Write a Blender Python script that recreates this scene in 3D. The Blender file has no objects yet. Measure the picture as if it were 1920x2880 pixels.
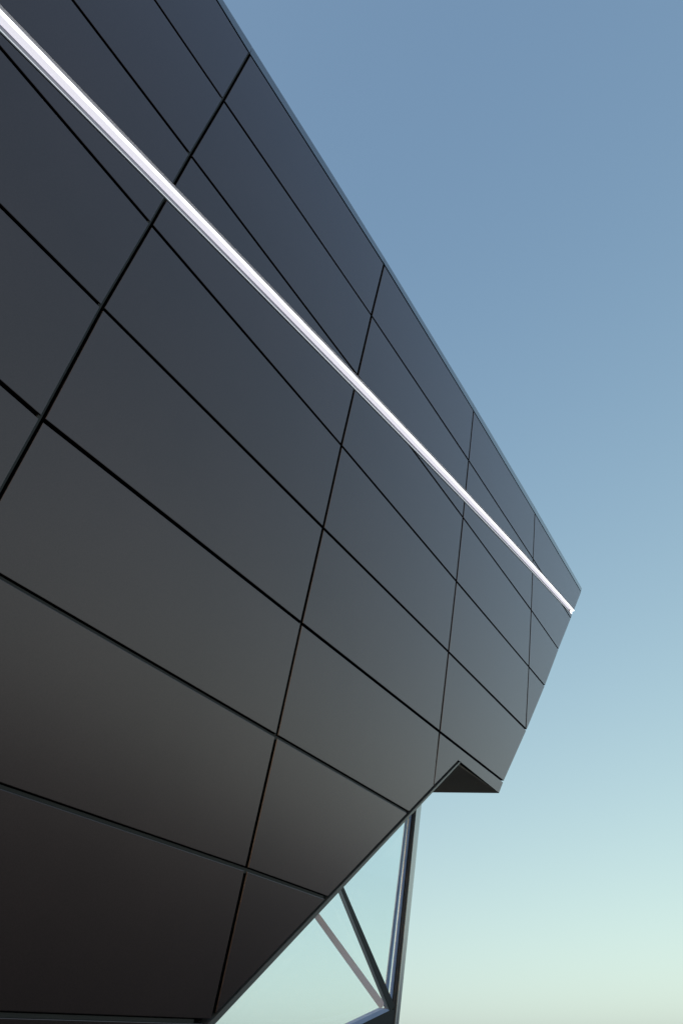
import bpy, bmesh, math, random
from mathutils import Vector, Matrix

# ------------------------------------------------------------------ camera
W_PX, H_PX = 1920.0, 2880.0          # the photograph's own pixel grid
F_PX = 1952.14                       # focal length in those pixels
PITCH = math.radians(39.447)
EYE = Vector((0, 0, 1.6))
scene = bpy.context.scene
col = scene.collection
cam_d = bpy.data.cameras.new('camera'); cam = bpy.data.objects.new('camera', cam_d); col.objects.link(cam)
cam_d.sensor_fit = 'VERTICAL'; cam_d.sensor_height = 36.0; cam_d.lens = 36.0 * F_PX / H_PX
cam_d.clip_start = 0.05; cam_d.clip_end = 6000
cam.location = EYE; cam.rotation_euler = (math.radians(90) + PITCH, 0, 0)
scene.camera = cam

# ------------------------------------------------------------------ sky, sun, exposure
SUN_EL, SUN_AZ = math.radians(10.0), math.radians(222)    # azimuth clockwise from the view direction (+Y)
world = bpy.data.worlds.new('World'); scene.world = world; world.use_nodes = True
wn = world.node_tree.nodes; wl = world.node_tree.links
wn.clear()
wo = wn.new('ShaderNodeOutputWorld'); wb = wn.new('ShaderNodeBackground'); sky = wn.new('ShaderNodeTexSky')
sky.sky_type = 'NISHITA'; sky.sun_disc = False
sky.sun_elevation = SUN_EL; sky.sun_rotation = SUN_AZ
sky.air_density = 0.6; sky.dust_density = 3.0; sky.ozone_density = 1.0; sky.altitude = 100
# film response of the dusk sky: one soft curve per colour channel, the same over the whole sky
sc = wn.new('ShaderNodeVectorMath'); sc.operation = 'SCALE'; sc.inputs['Scale'].default_value = 0.12
sx = wn.new('ShaderNodeSeparateXYZ'); cx_ = wn.new('ShaderNodeCombineXYZ')
wl.new(sky.outputs[0], sc.inputs[0]); wl.new(sc.outputs[0], sx.inputs[0])
for k_, (gm, gn) in enumerate(((0.691, 1.70), (0.57, 1.46), (0.355, 0.996))):
    p_ = wn.new('ShaderNodeMath'); p_.operation = 'POWER'; p_.inputs[1].default_value = gm
    m_ = wn.new('ShaderNodeMath'); m_.operation = 'MULTIPLY'; m_.inputs[1].default_value = gn / (0.12 * 2 ** 1.5)
    wl.new(sx.outputs[k_], p_.inputs[0]); wl.new(p_.outputs[0], m_.inputs[0]); wl.new(m_.outputs[0], cx_.inputs[k_])
wl.new(cx_.outputs[0], wb.inputs[0])
wl.new(wb.outputs[0], wo.inputs[0])
wb.inputs[1].default_value = 0.12
sd = bpy.data.lights.new('sun', 'SUN'); so = bpy.data.objects.new('sun', sd); col.objects.link(so)
sd.energy = 0.1; sd.angle = math.radians(10); sd.color = (1.0, 0.93, 0.86)
dirv = Vector((math.sin(SUN_AZ) * math.cos(SUN_EL), math.cos(SUN_AZ) * math.cos(SUN_EL), math.sin(SUN_EL)))
so.rotation_euler = dirv.to_track_quat('Z', 'Y').to_euler()
scene.view_settings.view_transform = 'Standard'; scene.view_settings.look = 'None'
scene.view_settings.exposure = 1.5; scene.view_settings.gamma = 1.0
scene.view_settings.use_curve_mapping = False

# ------------------------------------------------------------------ the facade plane and pixel helpers
O = Vector((-0.97721677, 2.44408776, 9.9649294))         # top joint of the first column
D1 = Vector((0.51541529, 0.85694054, 0.0)).normalized()  # along the facade, level
D2 = Vector((-0.17669445, 0.10627461, -0.97851151)).normalized()   # down the leaning facade
N = Vector((0.83852618, -0.50433979, -0.2061922)).normalized()     # outward, a little down
FWD = Vector((0, math.cos(PITCH), math.sin(PITCH))); UPV = Vector((0, -math.sin(PITCH), math.cos(PITCH))); RT = Vector((1, 0, 0))

def ray(x, y):
    return RT * ((x - W_PX / 2) / F_PX) - UPV * ((y - H_PX / 2) / F_PX) + FWD
def ab(x, y, off=0.0):
    """facade coordinates (metres along, metres down) of a photo point lying in the facade plane moved by off"""
    v = ray(x, y); t = ((O + N * off - EYE).dot(N)) / v.dot(N)
    q = EYE + v * t - O
    return (q.dot(D1), q.dot(D2))
def wp(p, n=0.0):
    return O + D1 * p[0] + D2 * p[1] + N * n
rng = random.Random(4)

# ------------------------------------------------------------------ materials
def new_mat(name):
    m = bpy.data.materials.new(name); m.use_nodes = True
    nt = m.node_tree; return m, nt, nt.nodes['Principled BSDF']
def setp(b, **k):
    for kk, v in k.items():
        b.inputs[kk.replace('_', ' ')].default_value = v
def paint(name, rgb, rough, spec=0.5, ior=1.5, metallic=0.0, grain=0.10, wave=0.0, coat=0.0, tint=None):
    m, nt, b = new_mat(name); nd, lk = nt.nodes, nt.links
    setp(b, Roughness=rough, IOR=ior, Metallic=metallic)
    b.inputs['Specular IOR Level'].default_value = spec
    if coat: setp(b, Coat_Weight=coat, Coat_Roughness=0.27, Coat_IOR=1.62)
    if tint: b.inputs['Specular Tint'].default_value = (*tint, 1)
    tc = nd.new('ShaderNodeTexCoord')
    n1 = nd.new('ShaderNodeTexNoise'); n1.inputs['Scale'].default_value = 130; n1.inputs['Detail'].default_value = 3
    n2 = nd.new('ShaderNodeTexNoise'); n2.inputs['Scale'].default_value = 1.1; n2.inputs['Detail'].default_value = 4
    lk.new(tc.outputs['Object'], n1.inputs['Vector']); lk.new(tc.outputs['Object'], n2.inputs['Vector'])
    mr = nd.new('ShaderNodeMapRange'); mr.inputs[3].default_value = 1 - grain; mr.inputs[4].default_value = 1 + grain
    mr.inputs[1].default_value = 0.3; mr.inputs[2].default_value = 0.7
    lk.new(n1.outputs[0], mr.inputs[0])
    mr2 = nd.new('ShaderNodeMapRange'); mr2.inputs[3].default_value = 0.93; mr2.inputs[4].default_value = 1.07
    mr2.inputs[1].default_value = 0.3; mr2.inputs[2].default_value = 0.7
    lk.new(n2.outputs[0], mr2.inputs[0])
    oi = nd.new('ShaderNodeObjectInfo')
    mr3 = nd.new('ShaderNodeMapRange'); mr3.inputs[3].default_value = 0.95; mr3.inputs[4].default_value = 1.05
    lk.new(oi.outputs['Random'], mr3.inputs[0])
    a = nd.new('ShaderNodeMath'); a.operation = 'MULTIPLY'; lk.new(mr.outputs[0], a.inputs[0]); lk.new(mr2.outputs[0], a.inputs[1])
    a2 = nd.new('ShaderNodeMath'); a2.operation = 'MULTIPLY'; lk.new(a.outputs[0], a2.inputs[0]); lk.new(mr3.outputs[0], a2.inputs[1])
    vm = nd.new('ShaderNodeVectorMath'); vm.operation = 'SCALE'; vm.inputs[0].default_value = rgb
    lk.new(a2.outputs[0], vm.inputs['Scale']); lk.new(vm.outputs[0], b.inputs['Base Color'])
    # roughness drifts a little with handling marks
    mr4 = nd.new('ShaderNodeMapRange'); mr4.inputs[3].default_value = rough - 0.03; mr4.inputs[4].default_value = rough + 0.03
    lk.new(n2.outputs[0], mr4.inputs[0]); lk.new(mr4.outputs[0], b.inputs['Roughness'])
    if wave:
        bp = nd.new('ShaderNodeBump'); bp.inputs['Strength'].default_value = wave; bp.inputs['Distance'].default_value = 0.02
        lk.new(n2.outputs[0], bp.inputs['Height']); lk.new(bp.outputs[0], b.inputs['Normal'])
    return m

M_PANEL = paint('panel_paint', (0.082, 0.047, 0.043), 0.37, metallic=0.95, wave=0.04, coat=0.95, tint=(0.92, 0.86, 1.0))
M_EDGE = paint('joint_shade_black', (0.006, 0.006, 0.006), 0.75, spec=0.15, grain=0.3)  # black on the panel returns stands in for shade inside the joints
M_RAIL = paint('rail_paint', (0.055, 0.052, 0.048), 0.6, spec=0.25)
M_TRIM = paint('trim_paint', (0.24, 0.23, 0.22), 0.38, metallic=0.5)
M_COPE = paint('coping_sheen_paint', (0.10, 0.09, 0.10), 0.26, metallic=0.85, coat=1.0)  # base lightened to stand in for extra sky reflected by the tilted face
M_SOFF = paint('soffit_paint', (0.34, 0.30, 0.25), 0.6, spec=0.3, grain=0.2)
M_DARKFRAME = paint('dark_frame', (0.03, 0.036, 0.042), 0.4)
M_LITEFRAME = paint('glass_haze_frame', (0.44, 0.54, 0.80), 0.45)  # pale lavender base stands in for haze and reflection in the glass
M_CAP = paint('grey_anodised_cap', (0.42, 0.43, 0.46), 0.3, metallic=0.7)
M_WHITE = paint('white_reflector', (0.52, 0.52, 0.58), 0.5, grain=0.02)
M_LIP = paint('aluminium_lip', (0.60, 0.59, 0.60), 0.45, grain=0.02)

def emit(name, rgb, s):
    m, nt, b = new_mat(name)
    setp(b, Base_Color=(*rgb, 1), Roughness=0.5)
    b.inputs['Emission Color'].default_value = (*rgb, 1); b.inputs['Emission Strength'].default_value = s
    return m
M_LED = emit('lit_diffuser', (0.96, 0.95, 1.0), 0.95)
M_LED_EDGE = emit('lit_diffuser_edge', (0.95, 0.92, 1.0), 0.26)
M_DOT = emit('lit_led_row', (0.97, 0.98, 1.0), 0.36)

def glass(name, tint):
    m = bpy.data.materials.new(name); m.use_nodes = True; nt = m.node_tree; nd, lk = nt.nodes, nt.links
    nd.clear()
    out = nd.new('ShaderNodeOutputMaterial'); mix = nd.new('ShaderNodeMixShader')
    tr = nd.new('ShaderNodeBsdfTransparent'); tr.inputs[0].default_value = (*tint, 1)
    gl = nd.new('ShaderNodeBsdfGlossy'); gl.inputs['Roughness'].default_value = 0.02; gl.inputs[0].default_value = (1, 1, 1, 1)
    lw = nd.new('ShaderNodeLayerWeight'); lw.inputs[0].default_value = 0.5      # Schlick reflectance, the same from both sides
    pw = nd.new('ShaderNodeMath'); pw.operation = 'POWER'; pw.inputs[1].default_value = 5.0
    ma = nd.new('ShaderNodeMath'); ma.operation = 'MULTIPLY_ADD'; ma.inputs[1].default_value = 0.4; ma.inputs[2].default_value = 0.012
    lk.new(lw.outputs['Facing'], pw.inputs[0]); lk.new(pw.outputs[0], ma.inputs[0])
    lk.new(ma.outputs[0], mix.inputs[0]); lk.new(tr.outputs[0], mix.inputs[1]); lk.new(gl.outputs[0], mix.inputs[2])
    lk.new(mix.outputs[0], out.inputs[0])
    return m
M_GLASS = glass('clear_glass', (0.98, 1.0, 1.0))

# ------------------------------------------------------------------ mesh helpers
def link(name, me, parent=None, mats=()):
    o = bpy.data.objects.new(name, me); col.objects.link(o)
    for m in mats: me.materials.append(m)
    if parent is not None: o.parent = parent
    return o
def mesh(name, verts, faces, parent=None, mats=(), idx=None, smooth=False):
    me = bpy.data.meshes.new(name); me.from_pydata([tuple(v) for v in verts], [], faces)
    o = link(name, me, parent, mats)
    if idx:
        for p, i in zip(me.polygons, idx): p.material_index = i
    bm = bmesh.new(); bm.from_mesh(me); bmesh.ops.recalc_face_normals(bm, faces=bm.faces); bm.to_mesh(me); bm.free()
    if smooth:
        for p in me.polygons: p.use_smooth = True
    return o
def area(poly):
    return 0.5 * sum(poly[i][0] * poly[(i + 1) % len(poly)][1] - poly[(i + 1) % len(poly)][0] * poly[i][1] for i in range(len(poly)))
def ccw(poly):
    return poly if area(poly) > 0 else poly[::-1]
def cross2(a, b): return a[0] * b[1] - a[1] * b[0]
def isect(p, d, q, e):
    k = cross2(d, e)
    if abs(k) < 1e-9: return None
    t = cross2((q[0] - p[0], q[1] - p[1]), e) / k
    return (p[0] + d[0] * t, p[1] + d[1] * t)
def inset(poly, dist):
    """offset every edge inwards (poly counter-clockwise); dist is a number or one per edge"""
    n = len(poly); dist = dist if isinstance(dist, (list, tuple)) else [dist] * n
    L = []
    for i in range(n):
        p, q = poly[i], poly[(i + 1) % n]
        d = (q[0] - p[0], q[1] - p[1]); l = math.hypot(*d)
        d = (d[0] / l, d[1] / l); nrm = (-d[1], d[0])
        L.append(((p[0] + nrm[0] * dist[i], p[1] + nrm[1] * dist[i]), d))
    out = []
    for i in range(n):
        a, b = L[i - 1], L[i]
        r = isect(a[0], a[1], b[0], b[1])
        out.append(r if r else b[0])
    return out
def clip(poly, p, q):
    """keep what lies left of the line p -> q"""
    d = (q[0] - p[0], q[1] - p[1]); out = []
    s = lambda v: cross2(d, (v[0] - p[0], v[1] - p[1]))
    for i in range(len(poly)):
        a, b = poly[i], poly[(i + 1) % len(poly)]
        sa, sb = s(a), s(b)
        if sa >= 0: out.append(a)
        if (sa >= 0) != (sb >= 0):
            t = sa / (sa - sb); out.append((a[0] + (b[0] - a[0]) * t, a[1] + (b[1] - a[1]) * t))
    res = []
    for v in out:
        if not res or math.hypot(v[0] - res[-1][0], v[1] - res[-1][1]) > 0.004: res.append(v)
    if len(res) > 1 and math.hypot(res[0][0] - res[-1][0], res[0][1] - res[-1][1]) < 0.004: res.pop()
    return res
def cassette(name, poly, parent, top=0.0, depth=0.045, cham=0.004, mats=None, tilt=0.0):
    """a folded sheet-metal cassette: face, small rounded fold, dark returns"""
    poly = ccw(poly); n = len(poly)
    mid = inset(poly, cham * 0.35); inn = inset(poly, cham)
    cx = sum(v[0] for v in poly) / n; cy = sum(v[1] for v in poly) / n
    ta, tb = rng.uniform(-tilt, tilt), rng.uniform(-tilt, tilt)
    z = lambda v: ta * (v[0] - cx) + tb * (v[1] - cy)
    base = wp((cx, cy), top)
    vs = [wp(v, top - depth) for v in poly] + [wp(v, top - cham + z(v)) for v in poly] + \
         [wp(v, top - cham * 0.35 + z(v)) for v in mid] + [wp(v, top + z(v)) for v in inn]
    fs, ix = [], []
    for r in range(3):
        for i in range(n):
            j = (i + 1) % n
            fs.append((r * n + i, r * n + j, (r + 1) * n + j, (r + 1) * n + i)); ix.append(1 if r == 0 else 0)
    fs.append(tuple(3 * n + i for i in range(n))); ix.append(0)
    fs.append(tuple(range(n - 1, -1, -1))); ix.append(1)
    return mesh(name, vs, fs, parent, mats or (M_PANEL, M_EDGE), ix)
def slab(name, poly, n0, n1, parent, mats, frame=None):
    """a flat polygon in facade coordinates, from offset n0 to n1"""
    fr = frame or wp
    poly = ccw(poly); n = len(poly)
    vs = [fr(v, n0) for v in poly] + [fr(v, n1) for v in poly]
    fs = [tuple(range(n - 1, -1, -1)), tuple(range(n, 2 * n))] + [(i, (i + 1) % n, n + (i + 1) % n, n + i) for i in range(n)]
    return mesh(name, vs, fs, parent, mats)
def tag(o, label=None, cat=None, group=None, kind=None):
    if label: o['label'] = label
    if cat: o['category'] = cat
    if group: o['group'] = group
    if kind: o['kind'] = kind
    return o
def empty(name, loc):
    e = bpy.data.objects.new(name, None); e.location = loc; col.objects.link(e); return e

# ------------------------------------------------------------------ ground
m, nt, b = new_mat('paving'); nd, lk = nt.nodes, nt.links
tc = nd.new('ShaderNodeTexCoord'); ns = nd.new('ShaderNodeTexNoise'); ns.inputs['Scale'].default_value = 900; ns.inputs['Detail'].default_value = 8
cr = nd.new('ShaderNodeValToRGB'); cr.color_ramp.elements[0].color = (0.038, 0.036, 0.034, 1); cr.color_ramp.elements[1].color = (0.075, 0.072, 0.067, 1)
lk.new(tc.outputs['Generated'], ns.inputs['Vector']); lk.new(ns.outputs[0], cr.inputs[0]); lk.new(cr.outputs[0], b.inputs['Base Color'])
setp(b, Roughness=0.85)
G = 2500
gr = mesh('ground', [(-G, -G, 0), (G, -G, 0), (G, G, 0), (-G, G, 0)], [(0, 1, 2, 3)], None, (m,))
tag(gr, kind='structure')

# ------------------------------------------------------------------ the joint grid, read off the photograph, on the facade plane
PX = {(0, 0): (702.4, 151), (0, 1): (628.2, 281.6), (0, 2): (536.3, 436), (0, 3): (425.5, 630.6), (0, 4): (287.8, 864.5), (0, 5): (119.5, 1178),
      (1, 0): (1080, 743.5), (1, 1): (1044.5, 887.7), (1, 3): (960, 1253), (1, 4): (909, 1485), (1, 5): (848, 1753), (1, 6): (778, 2070.5), (1, 7): (693, 2444.7),
      (2, 0): (1331, 1155.4), (2, 1): (1317.3, 1295.2), (2, 2): (1301.3, 1455.5), (2, 3): (1282.7, 1635), (2, 4): (1260.7, 1833.7), (2, 5): (1235.7, 2058.2),
      (3, 0): (1503, 1443.7), (3, 1): (1498, 1572), (3, 2): (1492.9, 1716), (3, 3): (1486.2, 1875.5), (3, 4): (1477.6, 2050.5)}
LEFT = {0: (610, 0), 1: (436, 0), 2: (205, 0), 3: (0, 131.6), 4: (0, 577), 5: (0, 1074), 6: (0, 1619), 7: (0, 2209), 8: (0, 2853)}
END = [(1633, 1665), (1604, 1738.8), (1569.4, 1826), (1531, 1929), (1479.5, 2053), (1415, 2198)]
CORNER_PX, APEX_PX = (1402.6, 2230.6), (1287.8, 2138.3)
ROW = 1.0448
g = {k: ab(*v) for k, v in PX.items()}
lp = {k: ab(*v) for k, v in LEFT.items()}
end = [ab(*v) for v in END]
def at_a(p, q, a):
    t = (a - p[0]) / (q[0] - p[0]); return (a, p[1] + (q[1] - p[1]) * t)
g[(1, 2)] = (2.971, 2.076)
for j in (6, 7): g[(0, j)] = at_a(lp[j], g[(1, j)], 0.015)
r8 = ab(300, 2863)
g[(0, 8)] = at_a(lp[8], r8, 0.015); g[(1, 8)] = at_a(lp[8], r8, 3.0)
g[(2, 6)] = (5.97, 6.27); g[(2, 7)] = (5.97, 7.3); g[(2, 8)] = (5.97, 8.32)
g[(3, 5)] = (8.9, 5.22)
for j in range(9):
    g[(-1, j)] = at_a(lp[j], g[(0, j)], -2.98); g[(-2, j)] = at_a(lp[j], g[(0, j)], -5.98)
for i in range(-2, 3): g[(i, 9)] = (g[(i, 8)][0], g[(i, 8)][1] + ROW); g[(i, 10)] = (g[(i, 8)][0], 10.05)

VG, HG = 0.036, 0.028              # open joints between the cassettes
# strip light band: upper and lower edge as curves b(a)
SU = [ab(*p) for p in ((0, 10), (421, 450), (491.2, 522.7), (600, 633.7), (1007, 1058), (1244, 1310), (1309.6, 1380), (1390, 1466), (1520, 1606.7), (1613.8, 1713.4))]
SL = [ab(*p) for p in ((0, 90), (400, 493.4), (463.8, 559.7), (554.3, 650), (900, 999.5), (1062, 1160), (1230, 1335), (1360.6, 1470), (1520, 1637), (1606, 1729))]
def quad_fit(pts):
    import numpy as np
    return [float(c) for c in np.polyfit([p[0] for p in pts], [p[1] for p in pts], 3)]
cu, cl = quad_fit(SU), quad_fit(SL)
pv = lambda c, x: ((c[0] * x + c[1]) * x + c[2]) * x + c[3]
def strip(a, t):
    a_ = max(-1.6, min(11.6, a)); d = a - a_
    slu = 3 * cu[0] * a_ * a_ + 2 * cu[1] * a_ + cu[2]; sll = 3 * cl[0] * a_ * a_ + 2 * cl[1] * a_ + cl[2]
    u = pv(cu, a_) + slu * d; l = pv(cl, a_) + sll * d
    return u + (l - u) * t
# diagonal lower edge
TP0, TP1 = ab(1287.3, 2137.5), ab(578.8, 2880)          # panel edge
TI0, TI1 = ab(1291.7, 2143.7), ab(588, 2880)            # inner edge of the trim
TO0, TO1 = ab(1295.5, 2144.5), ab(606.8, 2880)          # outer edge of the trim
corner, apex = ab(*CORNER_PX), ab(*APEX_PX)

building = empty('building', (O.x, O.y, 0))
bpy.context.view_layer.update()
tag(building, 'dark grey metal-panelled building leaning outward with pointed prow and glazed corner below', 'building')
PAR = building
_mesh = mesh
def mesh(name, verts, faces, parent=None, mats=(), idx=None, smooth=False):   # parts are written in world space
    if parent is not None:
        off = Vector(parent.get('_origin', (0, 0, 0)))
        verts = [Vector(v) - off for v in verts]
    return _mesh(name, verts, faces, parent, mats, idx, smooth)
building['_origin'] = (O.x, O.y, 0.0)

def add_panel(poly):
    if len(poly) < 3 or abs(area(poly)) < 0.004: return
    cassette('panel', poly, building, tilt=0.001)

for j in range(0, 10):
    for i in range(-2, 4):
        if i == 3 and j > 3: continue
        if i == 2 and j >= 5: continue
        last = (i == 3) or (i == 2 and j == 4)
        tl, bl = g[(i, j)], g[(i, j + 1)]
        if last: tr, br = end[j], end[j + 1]
        else: tr, br = g[(i + 1, j)], g[(i + 1, j + 1)]
        if i == 3 and j == 3: bl = g[(3, 4)]
        q = [tl, tr, br, bl]
        flip = area(q) < 0
        base = q if not flip else q[::-1]
        # joints: half a gap on each side, none at the free end
        if not flip: d = [HG / 2, 0.0 if last else VG / 2, HG / 2, VG / 2]
        else: d = [HG / 2, 0.0 if last else VG / 2, HG / 2, VG / 2]
        if flip:
            # edges reversed: bl->br, br->tr, tr->tl, tl->bl
            d = [HG / 2, 0.0 if last else VG / 2, HG / 2, VG / 2]
        poly = inset(base, d)
        if j >= 5:
            # keep what lies above the diagonal edge (b grows downwards)
            poly = clip(poly, TP0, TP1)
            if len(poly) < 3: continue
        # cut by the light's groove
        a0, a1 = min(v[0] for v in poly), max(v[0] for v in poly)
        b0, b1 = min(v[1] for v in poly), max(v[1] for v in poly)
        smin = min(strip(a, 0) for a in (a0, a1)); smax = max(strip(a, 1) for a in (a0, a1))
        if smax < b0 or smin > b1:
            add_panel(poly); continue
        cuts = [a0 + (a1 - a0) * k / 2 for k in range(3)]
        up_p, up_q = (a0, strip(a0, 0)), (a1, strip(a1, 0))
        lo_p, lo_q = (a0, strip(a0, 1)), (a1, strip(a1, 1))
        add_panel(clip(poly, up_q, up_p))
        add_panel(clip(poly, lo_p, lo_q))
# the last, hooked cassette under the prow
hv = at_a(TP0, TP1, g[(2, 5)][0] - 0.02)
hk = [g[(2, 5)], end[5], corner, apex, hv]
hk = ccw(hk)
ds = []
for k in range(len(hk)):
    p, q = hk[k], hk[(k + 1) % len(hk)]
    s = {p, q}
    ds.append(HG / 2 if s == {g[(2, 5)], end[5]} else VG / 2 if s == {g[(2, 5)], hv} else 0.0)
cassette('panel', inset(hk, ds), building)

# backing behind the joints
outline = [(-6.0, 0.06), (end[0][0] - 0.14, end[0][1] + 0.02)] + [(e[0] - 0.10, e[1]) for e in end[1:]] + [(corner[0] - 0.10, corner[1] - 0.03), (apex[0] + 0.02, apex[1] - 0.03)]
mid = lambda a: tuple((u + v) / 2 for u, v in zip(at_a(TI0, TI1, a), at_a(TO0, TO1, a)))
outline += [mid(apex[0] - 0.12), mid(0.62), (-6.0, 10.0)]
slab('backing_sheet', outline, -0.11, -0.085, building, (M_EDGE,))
# carrier rails that show in some joints
def rail(p, q, w0, w1, n=-0.012):
    d = Vector((q[0] - p[0], q[1] - p[1])).normalized(); s = Vector((-d.y, d.x))
    P_ = [(p[0] + s.x * w0, p[1] + s.y * w0), (q[0] + s.x * w0, q[1] + s.y * w0), (q[0] + s.x * w1, q[1] + s.y * w1), (p[0] + s.x * w1, p[1] + s.y * w1)]
    slab('joint_rail', P_, n - 0.02, n, building, (M_RAIL,))

# ------------------------------------------------------------------ coping along the top
cop_lo = [g[(-2, 0)], g[(-1, 0)]] + [g[(i, 0)] for i in range(4)] + [end[0]]
CB = -0.020                                            # the coping face leans back by this much at its top
cop_up = [ab(*p, CB) for p in ((627.5, 0), (708.8, 130), (815, 300), (876, 395.5), (1092.8, 743.8), (1341.5, 1153), (1512, 1440.4), (1634.7, 1654))]
cop_up = [at_a(cop_up[0], cop_up[2], -6.2)] + cop_up
def up_at(a):
    for p, q in zip(cop_up, cop_up[1:]):
        if a <= q[0] or q is cop_up[-1]: return at_a(p, q, a)
for k in range(6):
    p, q = cop_lo[k], cop_lo[k + 1]
    gap = 0.003
    a0, a1 = p[0] + gap, (q[0] - gap if k < 5 else q[0])
    us = [a0 + (a1 - a0) * i / 4 for i in range(5)]
    lo = [(a, p[1] + (q[1] - p[1]) * i / 4 - HG / 2 + 0.002) for i, a in enumerate(us)]
    up = [up_at(a) for a in us]
    if k == 5: up[-1] = cop_up[-1]
    vs, fs = [], []
    for l, u in zip(lo, up):
        vs += [wp(l, -0.06), wp(l, 0.0), wp((u[0], u[1] + 0.006), CB + 0.001), wp(u, CB - 0.003), wp(u, -0.45), wp((l[0], l[1]), -0.45)]
    for i in range(4):
        for r in range(6):
            r2 = (r + 1) % 6; fs.append((i * 6 + r, i * 6 + r2, (i + 1) * 6 + r2, (i + 1) * 6 + r))
    fs.append(tuple(range(6))); fs.append(tuple(24 + r for r in range(5, -1, -1)))
    mesh('coping', vs, fs, building, (M_COPE,))

# ------------------------------------------------------------------ trim on the diagonal, soffit, end wall, roof
def line_at(p, q, a): return at_a(p, q, a)
tra, trb = TO0[0], 0.75
trim = [TI0, TO0, line_at(TO0, TO1, trb + 0.06), line_at(TI0, TI1, trb)]
slab('edge_trim', trim, -0.10, -0.004, building, (M_TRIM,))
zc = wp(corner).z
ve = ray(1220.4, 2228.6); qe = EYE + ve * ((zc - EYE.z) / ve.z)
EDIR = (qe - wp(corner)); EDIR.z = 0; EDIR.normalize()
c3 = wp((corner[0], corner[1]), -0.003); a3 = wp((apex[0], apex[1]), -0.003)
L3 = wp((-5.9, corner[1]), -0.12)
zz = zc - 0.004
sp = [Vector((c3.x, c3.y, zz)), Vector((c3.x + EDIR.x * 9.0, c3.y + EDIR.y * 9.0, zz)), Vector((L3.x, L3.y, zz)), Vector((a3.x, a3.y, zz))]
# soffit sheet: front edge under the cassette, back edge along the end wall
sp = [c3 + N * 0 , c3 + EDIR * 8.6, wp((-2.0, corner[1] + 0.006), -0.13), wp((apex[0] - 0.5, apex[1] + 0.02), -0.13), wp((apex[0] + 0.03, apex[1] + 0.004), -0.046)]
vs = [Vector((v.x, v.y, zc)) for v in sp] + [Vector((v.x, v.y, zc + 0.05)) for v in sp]
n = len(sp)
mesh('soffit_panel', vs, [tuple(range(n)), tuple(range(2 * n - 1, n - 1, -1))] + [(i, n + i, n + (i + 1) % n, (i + 1) % n) for i in range(n)], building, (M_SOFF,))
top_c = wp((end[0][0] - 0.03, end[0][1] - 0.05), -0.05); bot_c = wp((corner[0] - 0.01, corner[1] - 0.02), -0.05)
ew = [top_c, top_c + EDIR * 8.0, bot_c + EDIR * 8.0, bot_c]
back = Vector((EDIR.y, -EDIR.x, 0)); back = back if back.y < 0 else -back
vs = ew + [v + back * 0.08 for v in ew]
mesh('end_wall', vs, [(0, 1, 2, 3), (7, 6, 5, 4), (0, 4, 5, 1), (1, 5, 6, 2), (2, 6, 7, 3), (3, 7, 4, 0)], building, (M_PANEL,))
rz = top_c.z
rf = [top_c - D1 * 0.3, wp((-5.9, 0.06), -0.15), top_c + EDIR * 8.0]
vs = [Vector((v.x, v.y, rz - 0.1)) for v in rf] + [Vector((v.x, v.y, rz)) for v in rf]
mesh('roof', vs, [(0, 1, 2), (5, 4, 3), (0, 3, 4, 1), (1, 4, 5, 2), (2, 5, 3, 0)], building, (M_EDGE,))

# ------------------------------------------------------------------ glazed corner below the prow
DA = -0.45
def A(x, y): return ab(x, y, DA)
def ext(p, q, t): return (p[0] + (q[0] - p[0]) * t, p[1] + (q[1] - p[1]) * t)
def bar_A(name, l0, l1, r0, r1, t0, t1, n0, n1, parent, mat):
    """bar in the glazing plane between two photo lines, each prolonged from t0 to t1"""
    l0, l1, r0, r1 = A(*l0), A(*l1), A(*r0), A(*r1)
    return slab(name, [ext(l0, l1, t0), ext(l0, l1, t1), ext(r0, r1, t1), ext(r0, r1, t0)], DA + n0, DA + n1, parent, (mat,))
post = bar_A('corner_post', (1163, 2291), (1105.5, 2850), (1169, 2285), (1111.8, 2860), -0.30, 2.2, -0.06, 0.0, building, M_DARKFRAME)
post['_origin'] = (O.x, O.y, 0.0)
cl0, cl1 = ab(1169.6, 2285, DA + 0.012), ab(1112.4, 2860, DA + 0.012)
cr0, cr1 = ab(1184.5, 2266.5, DA - 0.07), ab(1121.5, 2875, DA - 0.07)
cv = [wp(ext(cl0, cl1, t), DA + 0.012) for t in (-0.3, 2.2)] + [wp(ext(cr0, cr1, t), DA - 0.07) for t in (2.2, -0.3)]
cv += [wp(ext(cl0, cl1, t), DA - 0.09) for t in (-0.3, 2.2)]
mesh('post_cap', cv, [(0, 1, 2, 3), (0, 4, 5, 1), (4, 3, 2, 5), (0, 3, 4), (1, 5, 2)], post, (M_CAP,))
for k, (f0, f1, dn) in enumerate(((0.02, 0.30, -0.03), (0.34, 0.62, -0.045), (0.66, 0.98, -0.028))):
    L0, L1 = Vector((1145.7, 2307)), Vector((1084, 2830)); R0, R1 = Vector((1163, 2291)), Vector((1105.5, 2850))
    bar_A('frame_rib', tuple(L0.lerp(R0, f0)), tuple(L1.lerp(R1, f0)), tuple(L0.lerp(R0, f1)), tuple(L1.lerp(R1, f1)), -0.30, 1.0, dn - 0.008, dn, post, M_LITEFRAME)
mul = bar_A('mullion', (961.5, 2507), (1094.7, 2840), (968, 2501), (1106, 2822), -0.5, 1.02, -0.012, 0.004, building, M_DARKFRAME)
mul['_origin'] = (O.x, O.y, 0.0)
bar_A('mullion_lit_side', (955.5, 2515.5), (1083, 2828), (961.3, 2507.2), (1094.5, 2840), -0.5, 1.02, -0.010, 0.0, mul, M_CAP)  # lighter strip stands in for light falling on the bar's left side
tr = bar_A('transom', (1070, 2840), (986.5, 2880), (1099, 2840), (1017, 2880), -0.06, 3.0, -0.05, 0.0, building, M_LITEFRAME)
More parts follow.
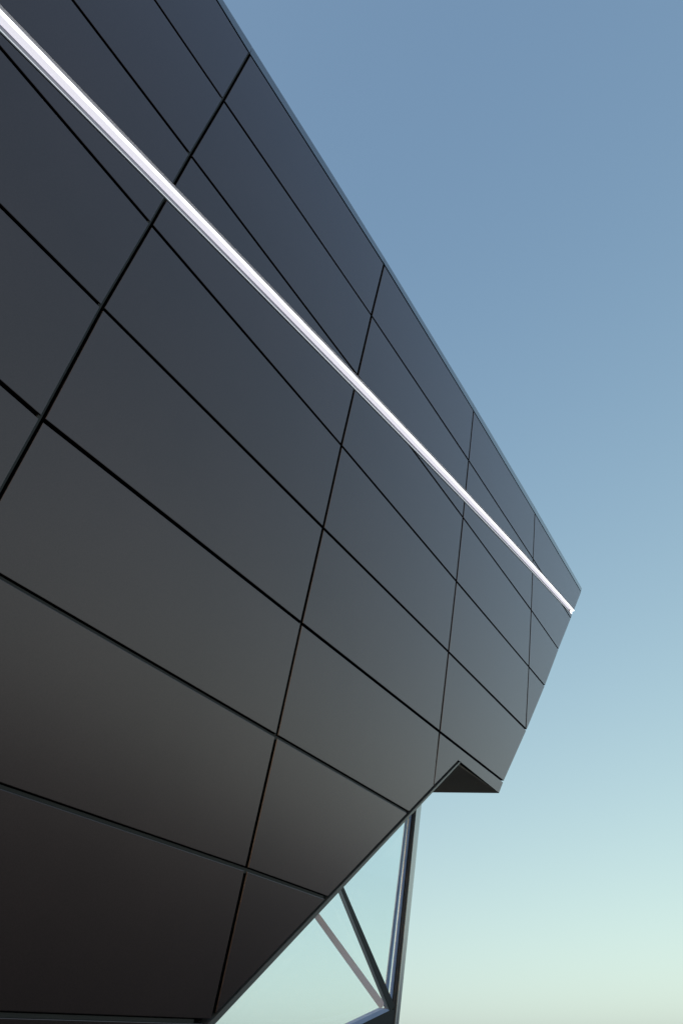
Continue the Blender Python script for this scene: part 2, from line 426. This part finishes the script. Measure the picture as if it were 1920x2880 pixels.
p0, p1, p2 = A(1099.5, 2840.5), A(1017.5, 2880.5), A(1112, 2839)
pe = ext(p0, p1, 3.0)
slab('spandrel_panel', [p0, pe, (pe[0], 10.2), (p2[0] + 0.04, 10.2), p2], DA - 0.03, DA + 0.002, building, (M_DARKFRAME,))
# panes in the front glazing plane
post_l = lambda b: ext(A(1160, 2295), A(1104, 2850), (b - A(1160, 2295)[1]) / (A(1104, 2850)[1] - A(1160, 2295)[1]))
m0, m1 = A(962, 2507), A(1095, 2835)
mt = ext(m0, m1, -1.6)
bt = 5.55
mtop = ext(m0, m1, (bt - m0[1]) / (m1[1] - m0[1]))
slab('glass_pane', [mtop, post_l(bt), m1], DA - 0.030, DA - 0.018, building, (M_GLASS,))
tr_e = ext(A(1085, 2840), A(1002, 2880), 3.0)
slab('glass_pane', [mtop, m1, A(1085, 2840), tr_e, (-1.0, tr_e[1]), (-1.0, bt)], DA - 0.030, DA - 0.018, building, (M_GLASS,))
# rear glazing plane: through the post, along the end wall direction
PB = wp(A(1135, 2560), DA) + EDIR * 0.02 - N * 0.02
E1 = EDIR.copy(); E2 = D2.copy(); EN = E1.cross(E2).normalized()
if EN.y > 0: EN = -EN                      # towards the viewer
def B(x, y):
    v = ray(x, y); t = (PB - EYE).dot(EN) / v.dot(EN); q = EYE + v * t - PB
    b_ = (q - EN * q.dot(EN))
    # solve in the skew basis E1, E2
    d12 = E1.dot(E2); x1, x2 = b_.dot(E1), b_.dot(E2); k = 1 - d12 * d12
    return ((x1 - x2 * d12) / k, (x2 - x1 * d12) / k)
def fB(p, n=0.0): return PB + E1 * p[0] + E2 * p[1] + EN * n
def bar_B(name, l0, l1, r0, r1, t0, t1, n0, n1, parent, mat):
    l0, l1, r0, r1 = B(*l0), B(*l1), B(*r0), B(*r1)
    return slab(name, [ext(l0, l1, t0), ext(l0, l1, t1), ext(r0, r1, t1), ext(r0, r1, t0)], n0, n1, parent, (mat,), frame=fB)
bar_B('mullion', (889, 2588), (1070, 2840), (900, 2573), (1082, 2822), -0.6, 1.0, -0.015, 0.0, building, M_LITEFRAME)
k0, k1 = B(894, 2580), B(1076, 2831)
tb_ = B(1076, 2200)[1]
kt = ext(k0, k1, (tb_ - k0[1]) / (k1[1] - k0[1]))
slab('glass_pane', [kt, (0.03, tb_), (0.03, k1[1]), k1], -0.032, -0.02, building, (M_GLASS,), frame=fB)
slab('glass_pane', [kt, k1, (k1[0], k1[1] + 0.9), (7.0, k1[1] + 0.9), (7.0, tb_)], -0.032, -0.02, building, (M_GLASS,), frame=fB)

# ------------------------------------------------------------------ rails in the joints
vg = lambda j: g[(0, j)]
def seg_clear(p, q):
    """pieces of the segment that the light's groove leaves"""
    out = []; N_ = 200; cur = None
    for k in range(N_ + 1):
        v = (p[0] + (q[0] - p[0]) * k / N_, p[1] + (q[1] - p[1]) * k / N_)
        ok = not (strip(v[0], 0.0) < v[1] < strip(v[0], 0.95))
        if ok and cur is None: cur = v
        if ok: lastv = v
        if not ok and cur is not None:
            if cur != lastv: out.append((cur, lastv))
            cur = None
    if cur is not None: out.append((cur, lastv))
    return out
for j in range(0, 9):
    for s in seg_clear(g[(0, j)], g[(0, j + 1)]): rail(s[0], s[1], 0.032, 0.003, n=-0.007)
rail(g[(1, 5)], g[(1, 6)], 0.02, 0.006, n=-0.007)
for j, hi in ((6, -0.004), (7, -0.007), (8, -0.007)):
    for i in (-1, 0):
        q_ = g[(i + 1, j)] if not (j == 8 and i == 0) else at_a(g[(0, 8)], g[(1, 8)], 2.82)
        rail(g[(i, j)], q_, hi, 0.028, n=-0.010)
    e1 = isect(g[(1, j)], (g[(2, j)][0] - g[(1, j)][0], g[(2, j)][1] - g[(1, j)][1]), TP0, (TP1[0] - TP0[0], TP1[1] - TP0[1]))
    if j < 8 and e1 and e1[0] > g[(1, j)][0] + 0.1: rail(g[(1, j)], (e1[0] - 0.03, e1[1]), hi, 0.028, n=-0.010)

# ------------------------------------------------------------------ strip light in its diagonal groove
light = empty('strip_light', tuple(wp((5.0, strip(5.0, 0.5)))))
light['_origin'] = tuple(light.location)
tag(light, 'long white glowing strip light set diagonally into the dark panelled facade', 'light')
A0, A1 = -3.5, ab(1612.5, 1716)[0]
def end_a(t):   # oblique end, along the facade's own end line
    p, q = ab(1613.8, 1713.4), ab(1606, 1729); return p[0] + (q[0] - p[0]) * t
NS = 48
def sweep(name, prof, mat, smooth=False, a_end=0.0, fmat=None):
    """prof: list of (t across the groove, n outward), closed loop"""
    vs, fs = [], []; k = len(prof)
    for s in range(NS + 1):
        for (t, n_) in prof:
            a1 = end_a(t) - a_end; a = A0 + (a1 - A0) * s / NS
            vs.append(wp((a, strip(a, t)), n_))
    for s in range(NS):
        for i in range(k):
            j = (i + 1) % k; fs.append((s * k + i, s * k + j, (s + 1) * k + j, (s + 1) * k + i))
    fs.append(tuple(range(k))); fs.append(tuple(NS * k + i for i in range(k - 1, -1, -1)))
    o = mesh(name, vs, fs, light, (mat,) if fmat is None else (mat, M_LED_EDGE), smooth=smooth)
    if fmat:
        for n_, p in enumerate(o.data.polygons): p.material_index = fmat[n_ % k] if n_ < NS * k else 0
    return o
sweep('upper_lip', [(0.02, 0.004), (0.125, -0.014), (0.125, -0.05), (0.02, -0.05)], M_LIP)
sweep('diffuser', [(0.13, -0.010), (0.20, 0.006), (0.26, 0.013), (0.33, 0.014), (0.39, 0.008), (0.49, -0.012), (0.49, -0.05), (0.13, -0.05)], M_LED, fmat=[1, 0, 0, 0, 1, 1, 1, 1])
sweep('reflector', [(0.495, -0.034), (0.55, -0.036), (0.62, -0.034), (0.70, -0.027), (0.78, -0.016), (0.855, -0.003), (0.855, -0.05), (0.495, -0.05)], M_WHITE, a_end=0.05)
sweep('led_row', [(0.858, -0.003), (0.882, -0.003), (0.882, -0.05), (0.858, -0.05)], M_DOT, a_end=0.02)
sweep('lower_lip', [(0.885, -0.002), (0.94, -0.002), (0.94, -0.05), (0.885, -0.05)], M_LIP)
ec = [(end_a(t) - d, t, n_) for d in (0.05, 0.004) for (t, n_) in ((0.5, -0.020), (0.85, -0.001), (0.85, -0.036), (0.5, -0.036))]
mesh('end_cap', [wp((a, strip(a, t)), n_) for a, t, n_ in ec], [(0, 1, 2, 3), (7, 6, 5, 4), (0, 4, 5, 1), (1, 5, 6, 2), (2, 6, 7, 3), (3, 7, 4, 0)], light, (M_LED,))
for o in bpy.data.objects:
    if '_origin' in o: del o['_origin']
